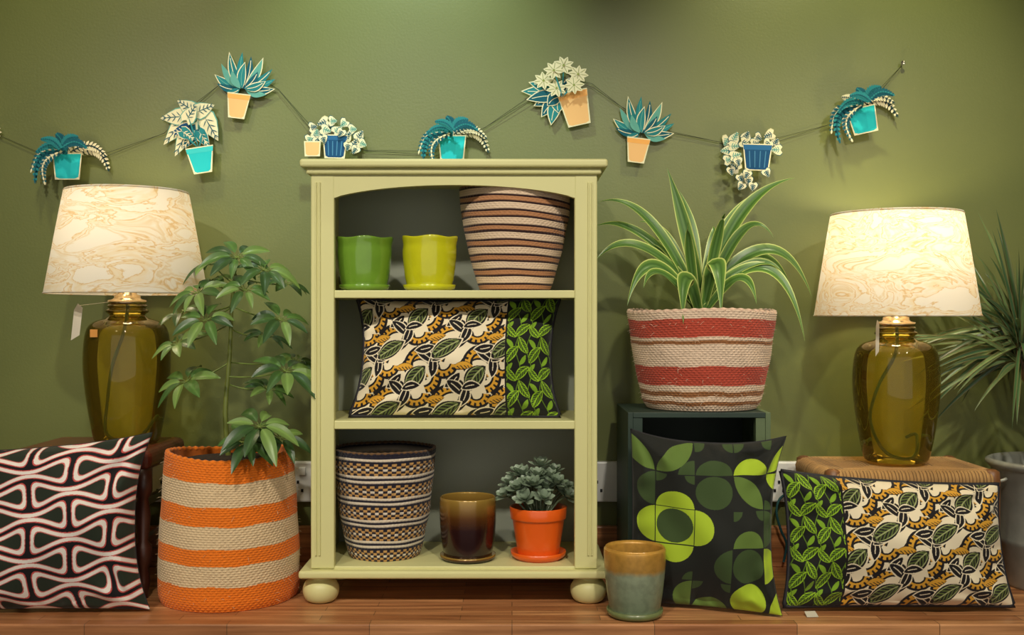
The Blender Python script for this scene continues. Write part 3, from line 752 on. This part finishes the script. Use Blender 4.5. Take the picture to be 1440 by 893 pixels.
# ================= SPIKY DRAGON TREE IN BUCKET =================
M_zinc=plain('galvanised_zinc',C(168,170,160),.45,metal=.35,noise=.25,nscale=30)
ux,uy=1.312,-.21; gu=group('dragon_tree_in_zinc_bucket',(ux,uy,0))
lathe('zinc_bucket',[(0,0),(.115,0),(.117,.006),(.128,.10),(.131,.105),(.131,.115),(.130,.12),(.146,.28),(.150,.284),(.158,.292),(.158,.300),(.150,.304),(.145,.296),(.112,.01),(0,.01)],ux,uy,0,M_zinc,72,gu)
lathe('soil',[(.143,0),(0,.01)],ux,uy,.27,M_soil,32,gu)
for k in range(2):
    a=math.pi+.15 if k==0 else .15
    pts=[(ux+(.150+ .022*math.sin(t))*math.cos(a)-math.sin(a)*.03*math.cos(t),uy+(.150+.022*math.sin(t))*math.sin(a)+math.cos(a)*.03*math.cos(t),.265-.01*math.sin(t)) for t in np.linspace(0,math.pi,12)]
    tube('bucket_handle',pts,.004,M_zinc,gu)
yc=Acc(); crown=W(1434,478,uy)
yc.tube(smoothpath([(ux,uy,.27),(ux-.02,uy,.40),(crown.x+.01,uy,.52),(crown.x,uy,crown.z)],5),.013,C(120,95,65),10)
for k in range(170):
    a=random.uniform(0,2*math.pi); el=random.uniform(-.85,1.4)
    L=random.uniform(.18,.33)
    d=Vector((math.cos(a)*math.cos(el),math.sin(a)*math.cos(el)*.7,math.sin(el)))
    b=crown+Vector((0,0,random.uniform(-.06,.04)))+d*.01
    tip=b+d*L+Vector((0,0,-.04*random.random()-.015)); mid=b+d*L*.55+Vector((0,0,.012))
    tip.y=min(tip.y,-.02); mid.y=min(mid.y,-.025)
    h=random.uniform(.75,1.3)
    col=random.choice([A(74,104,62),A(60,88,58),A(110,134,84)])
    yc.leaf(bez(b,mid,tip,12),.0056,(random.uniform(-.5,.5),-.8,.5),lambda t,s,col=col,h=h:tuple((col if abs(s)<.8 else A(120,110,70))*np.array([h,h,h,1])),prof=lambda t:(.75+.25*math.sin(math.pi*t))*(1-t**3)+.01,fold=.25,cs=(-1,-.5,0,.5,1))
yc.build('dragon_tree_leaves',M_leaf,gu)

# ================= PAPER PLANT GARLAND =================
M_paper=attrmat('printed_paper',.7,0,spec=.2)
TEAL=A(40,132,138); DTEAL=A(22,92,108); TURQ=A(36,190,198); CRM=A(236,228,190); PEACH=A(240,190,128); NAVY=A(22,76,120); LTEAL=A(100,168,156)
garland=group('paper_plant_garland',(0,-.01,1.1))
class Paper:
    def __init__(s,cx,cy): s.v=[];s.f=[];s.c=[];s.cx=cx;s.cy=cy;s.k=0
    def poly(s,pts,col):
        s.k+=1; y0=-.012-.00022*s.k; o=len(s.v)
        for (x,y) in pts:
            p=W(x,y,0); s.v.append((p.x,y0,p.z)); s.c.append(tuple(col))
        s.f.append(list(range(o,o+len(pts))))
    def leaf(s,x0,y0,x1,y1,w,col,bend=0,vein=None,edge=None,n=9,sharp=1.0):
        if edge is not None: s.leaf(x0,y0,x1+(x1-x0)*.05,y1+(y1-y0)*.05,w+1.3,edge,bend,None,None,n,sharp)
        dx,dy=x1-x0,y1-y0; L=math.hypot(dx,dy)+1e-6; nx,ny=-dy/L,dx/L; A1=[];B1=[];Cn=[]
        for i in range(n):
            t=i/(n-1); ww=w*math.sin(math.pi*t**.9)**sharp if 0<t<1 else 0; bo=bend*math.sin(math.pi*t)
            cx,cy=x0+dx*t+nx*bo,y0+dy*t+ny*bo; Cn.append((cx,cy))
            if 0<i<n-1: A1.append((cx+nx*ww,cy+ny*ww)); B1.append((cx-nx*ww,cy-ny*ww))
        s.poly([Cn[0]]+A1+[Cn[-1]]+B1[::-1],col)
        if vein is not None:
            v1=[(a+nx*.5,b+ny*.5) for a,b in Cn[1:-1]]; v2=[(a-nx*.5,b-ny*.5) for a,b in Cn[1:-1]]
            s.poly(v1+v2[::-1],vein)
    def frond(s,x0,y0,x1,y1,bend,w,col,n=11,tipcol=None,back=None):
        dx,dy=x1-x0,y1-y0; L=math.hypot(dx,dy); nx,ny=-dy/L,dx/L
        P=[(x0+dx*t+nx*bend*math.sin(math.pi*t),y0+dy*t+ny*bend*math.sin(math.pi*t)) for t in [i/n for i in range(n+1)]]
        if back is not None: s.leaf(x0,y0,x1,y1,w*.95,back,bend,n=12)
        for i in range(1,n+1):
            ax,ay=P[i][0]-P[i-1][0],P[i][1]-P[i-1][1]; l=math.hypot(ax,ay); ax/=l; ay/=l
            ww=w*(.45+.75*math.sin(math.pi*(i/n)**.8)); c=col if tipcol is None or i<n*.45 else tipcol
            for sg in (1,-1):
                s.leaf(P[i-1][0],P[i-1][1],P[i-1][0]+ax*ww*.75-sg*ay*ww,P[i-1][1]+ay*ww*.75+sg*ax*ww,1.9,c,n=5)
        for i in range(n):
            s.leaf(P[i][0],P[i][1],P[i+1][0],P[i+1][1],1.2,back if back is not None else col,n=4)
    def pot(s,cx,cy,w,h,col,ang=0,taper=.72,rim=True,dark=None,edge=True):
        ca,sa=math.cos(ang),math.sin(ang)
        R=lambda pts:[(cx+x*ca-y*sa,cy+x*sa+y*ca) for x,y in pts]
        if edge: s.poly(R([(-w/2-1.5,-h/2-1.5),(w/2+1.5,-h/2-1.5),(w/2*taper+1.5,h/2+1.5),(-w/2*taper-1.5,h/2+1.5)]),CRM)
        s.poly(R([(-w/2,-h/2),(w/2,-h/2),(w/2*taper,h/2-2),(w/2*taper*.7,h/2),(-w/2*taper*.7,h/2),(-w/2*taper,h/2-2)]),col)
        if rim: s.poly(R([(-w/2-1,-h/2),(w/2+1,-h/2),(w/2,-h/2+h*.2),(-w/2,-h/2+h*.2)]),dark if dark is not None else col*np.array([.88,.88,.88,1]))
        return R
    def build(s,name): mk(name,s.v,s.f,M_paper,s.c,garland,False)
def fernplant(cx,cy,sc=1,ang=0,fl=1):
    p=Paper(cx,cy); ca,sa=math.cos(ang),math.sin(ang)
    T=lambda x,y:(cx+(x*ca-y*sa)*sc,cy+(x*sa+y*ca)*sc)
    def fr(a,b,c,d,bend,w,col,back=None): 
        q=T(a,b); r=T(c,d); p.frond(q[0],q[1],r[0],r[1],bend*sc,w*sc,col,11,None,back)
    DK_=A(40,70,74)
    fr(2,-14,52,14,-17,7,CRM,DK_); fr(0,-14,50,-6,-12,6,CRM,DK_); fr(0,-14,-22,-30,4,5.5,CRM,DK_)
    fr(0,-10,-34,2,10,6,CRM,DK_)
    q=T(-1,8); R=p.pot(q[0],q[1],38*sc,34*sc,TURQ,ang,.82,False)
    p.poly(R([(6*sc,-14*sc),(17*sc,-14*sc),(13*sc,13*sc),(4*sc,13*sc)]),TURQ*np.array([1.15,1.12,1.1,1]))
    fr(0,-12,-50,18,17,6,DTEAL,CRM); fr(0,-12,-42,34,20,6,TEAL,DTEAL); fr(-2,-12,-26,36,16,5.5,DTEAL,CRM); fr(0,-14,-38,-8,8,5,TEAL,DTEAL)
    fr(0,-14,-8,-34,3,6,DTEAL,TEAL); fr(2,-14,24,-28,-6,6,TEAL,DTEAL); fr(2,-13,38,-12,-9,5.5,DTEAL,TEAL); fr(2,-12,-24,-24,5,5,TEAL,DTEAL)
    p.build('paper_fern_plant')
fernplant(105,229); fernplant(638,204,.95); fernplant(1206,165,1.0,-.22)
def rubber(cx,cy,sc=1,ang=0):
    p=Paper(cx,cy); base=(cx-10*sc,cy+18*sc)
    tips=[(-42,-14),(-40,-2),(-34,-30),(-22,-44),(-4,-46),(8,-40),(24,-36),(38,-22),(42,-8),(40,6),(30,14),(-26,10),(0,-30),(18,-18),(-18,-20),(28,-4)]
    for i,(x,y) in enumerate(tips):
        col=[TEAL,DTEAL,LTEAL,TEAL*.85][i%4].copy(); col[3]=1
        bx_,by_=base[0]+x*.12+6,base[1]-12
        p.leaf(bx_,by_,cx+x*sc,cy+y*sc,5.2*sc,col,bend=(3 if x>0 else -3),vein=CRM if i%2 else LTEAL,edge=CRM if i%3==0 else None)
    p.pot(base[0],base[1]+12*sc,30*sc,32*sc,PEACH,.12,.66,True,A(244,176,96))
    p.build('paper_rubber_plant')
rubber(347,121,1.0); rubber(905,183,1.0)
def heart(p,x0,y0,x1,y1,w,col,vein,edge=None):
    dx,dy=x1-x0,y1-y0; L=math.hypot(dx,dy); ux_,uy_=dx/L,dy/L; nx,ny=-uy_,ux_
    sh=[(0,0),(-.18,.55),(.05,.98),(.35,.9),(.65,.55),(.88,.2),(1,0)]
    def pts(k):
        a=[(x0+ux_*L*t+nx*w*s*k-ux_*(k-1)*3,y0+uy_*L*t+ny*w*s*k-uy_*(k-1)*3) for t,s in sh]; b=[(x0+ux_*L*t-nx*w*s*k-ux_*(k-1)*3,y0+uy_*L*t-ny*w*s*k-uy_*(k-1)*3) for t,s in sh[1:-1]][::-1]
        return a+b
    if edge is not None: p.poly(pts(1.14),edge)
    p.poly(pts(1),col)
    p.leaf(x0,y0,x1,y1,.8,vein,n=4)
    for t in (.15,.35,.55,.75):
        for sg in (1,-1):
            a=(x0+ux_*L*t,y0+uy_*L*t); q=.75*w*(1-t*.8)
            p.leaf(a[0],a[1],a[0]+ux_*L*.18+nx*q*sg,a[1]+uy_*L*.18+ny*q*sg,.7,vein,n=4)
p=Paper(270,193)
for (a,b,c,d,w,col) in ((270,160,232,205,14,CRM),(262,165,228,168,12,CRM),(275,158,252,143,11,CRM),(290,165,310,200,13,CRM),(280,160,305,150,11,CRM),(272,178,250,222,12,CRM),(280,185,262,212,10,DTEAL),(270,185,246,190,10,NAVY),(285,188,300,212,8,TEAL),(268,172,282,150,10,CRM),(262,188,280,200,8,TEAL)):
    heart(p,a,b,c,d,w,col,DTEAL if col is CRM else CRM,edge=LTEAL if col is CRM else CRM)
for a in ((270,165),(262,190),(292,185)): p.leaf(286,212,a[0],a[1],1.2,TEAL,n=5)
p.pot(289,228,36,34,TURQ,-.15,.62,True,A(60,196,200)); p.build('paper_alocasia_plant')
def trailing(cx,cy,potx,poty,pw,ph,cloud,trail,extra=None,nm='paper_philodendron_plant'):
    p=Paper(cx,cy); r=random.Random(cx)
    for (x,y) in cloud:
        an=r.uniform(0,6.28); l=r.uniform(9,14); heart(p,x-math.cos(an)*l*.5,y-math.sin(an)*l*.5,x+math.cos(an)*l*.6,y+math.sin(an)*l*.6,7.5,CRM,LTEAL if r.random()<.5 else DTEAL,edge=(A(205,200,150) if r.random()<.4 else DTEAL))
    R=p.pot(potx,poty,pw,ph,NAVY,.03,.78,True,A(40,100,150))
    for k in (-.3,-.1,.1,.3): p.poly(R([(k*pw-.7,-ph*.25),(k*pw+.7,-ph*.25),(k*pw*.85+.7,ph*.42),(k*pw*.85-.7,ph*.42)]),A(70,130,170))
    for (x,y) in trail:
        an=r.uniform(.8,2.3); l=11; heart(p,x,y,x+math.cos(an)*l,y+math.sin(an)*l,6.5,CRM,DTEAL,edge=DTEAL)
    if extra: p.pot(*extra,PEACH,0,.9,False)
    p.build(nm)
trailing(475,195,475,210,32,30,[(442,180),(455,174),(470,172),(485,176),(498,184),(508,192),(512,205),(448,190),(462,186),(478,186),(492,194),(502,206),(440,200),(452,202)],[(458,196),(494,206),(486,188),(506,212)],(445,214,20,18))
trailing(1050,225,1059,225,38,34,[(1020,200),(1032,194),(1048,192),(1064,196),(1078,192),(1088,202),(1018,214),(1030,208),(1044,204),(1058,205),(1074,206),(1086,214),(1020,228),(1030,222),(1028,238)],[(1022,240),(1034,250),(1046,254),(1038,262),(1052,262),(1030,228),(1068,244),(1044,246)],None)
p=Paper(785,130)
for (x,y) in ((735,130),(745,118),(752,150),(762,165),(775,176),(785,160),(742,142),(770,150),(790,128),(800,112)):
    p.leaf(788,138,x,y,8,[DTEAL,TEAL][x%2],bend=3,vein=CRM,edge=CRM)
p.pot(809,154,40,46,PEACH,-.22,.72,True,A(246,182,110))
for (x,y) in ((764,116),(792,95),(812,108),(782,128),(806,124),(778,104)):
    p.leaf(790,140,x,y,1.1,TEAL,n=5)
    for k in range(8):
        an=k*math.pi/4+.3*x; p.leaf(x,y,x+15*math.cos(an),y+13*math.sin(an),3.6,CRM,edge=None,vein=A(170,172,120),n=7)
    p.leaf(x-2,y,x+2,y,2,A(150,160,90),n=5)
p.build('paper_umbrella_plant')
p=Paper(0,187); 
for an in (0,.7,-.7): p.leaf(-10,187,8*math.cos(an)-2,187+9*math.sin(an),3,CRM)
p.build('paper_leaf_end')
M_str=plain('dark_green_string',C(52,56,34),.8)
for dy0 in (0,5):
    pts=[(-20,182),(70,221),(150,216),(232,188),(270,150),(312,118),(347,100),(392,126),(440,180),(515,212+dy0*.2),(600,213),(682,180),(740,140),(790,112),(832,118),(875,152),(945,186-dy0*.6),(1010,200),(1095,194),(1165,176),(1228,134),(1267,93)]
    path=[W(x,y+(dy0 if i not in (0,len(pts)-1) and i%2==0 else 0),0)+Vector((0,-.006-.002*(dy0>0),0)) for i,(x,y) in enumerate(pts)]
    tube('string',path,.0006,M_str,garland,5)
q=W(1267,92,0); M_nail=plain('nail_steel',C(190,185,170),.3,metal=.8)
tube('nail_shank',[(q.x,-.003,q.z+.001),(q.x,-.014,q.z+.003)],.002,M_nail,garland,8)
tube('nail_head',[(q.x,-.014,q.z+.003),(q.x,-.016,q.z+.003)],.0055,M_nail,garland,14)

g=group('teal_power_cable',(.66,-.05,.2))
tube('flex',smoothpath([W(1118,690,-.03),W(1098,700,-.04),W(1092,720,-.05),W(1098,745,-.05),W(1106,765,-.045),W(1102,790,-.04)],8),.0032,M_cable,g)

# ================= CEILING SPOT LIGHTS AND ADDED FRONT FILL =================
M_fix=plain('white_spot_housing',C(220,220,215),.4)
def spot(x,y,target,power,col,size,blend=.9,rad=.03,z=2.08):
    loc=Vector((x,y,z)); tgt=Vector(target); d=(tgt-loc).normalized()
    g=group('ceiling_or_fill_spotlight',(x,y,2.2))
    tube('housing',[loc-d*.10,loc-d*.012],[.032,.04],M_fix,g,24)
    tube('bracket',[(x,y,2.2),loc-d*.08],.008,M_fix,g,8)
    L=bpy.data.lights.new('spot_lamp','SPOT'); L.energy=power; L.color=col; L.spot_size=math.radians(size); L.spot_blend=blend; L.shadow_soft_size=rad
    o=bpy.data.objects.new('spot_lamp',L); o.location=loc; o.rotation_euler=d.to_track_quat('-Z','Y').to_euler(); scene.collection.objects.link(o)
    o.parent=g; o.matrix_parent_inverse=Matrix.Translation(-Vector(g.location))
warm=(1,.90,.64)
spot(-1.10,-.68,(-1.02,0,1.22),27,warm,76)
spot(-.30,-.60,(-.28,0,1.28),56,(.86,1,.90),68)
spot(.85,-.68,(.86,0,1.18),44,(1,.95,.62),74)
for x in (-1.4,-.45,.5,1.45):  # front fill row, added to brighten the display; unseen, housed like the wall spots
    spot(x,-2.3,(x*.8,-.3,.34),86,(1,.92,.78),56,.8,.05)
w=bpy.data.worlds.new('world'); scene.world=w; w.use_nodes=True
w.node_tree.nodes['Background'].inputs[0].default_value=(1,.95,.86,1); w.node_tree.nodes['Background'].inputs[1].default_value=.72

# ================= CAMERA =================
cd=bpy.data.cameras.new('camera'); cam=bpy.data.objects.new('camera',cd); scene.collection.objects.link(cam)
cam.location=(0,CY,CZ); cam.rotation_euler=(math.radians(90),0,0); cd.sensor_width=36; cd.lens=36*F/1440; cd.clip_start=.05
scene.camera=cam
scene.view_settings.view_transform='Standard'
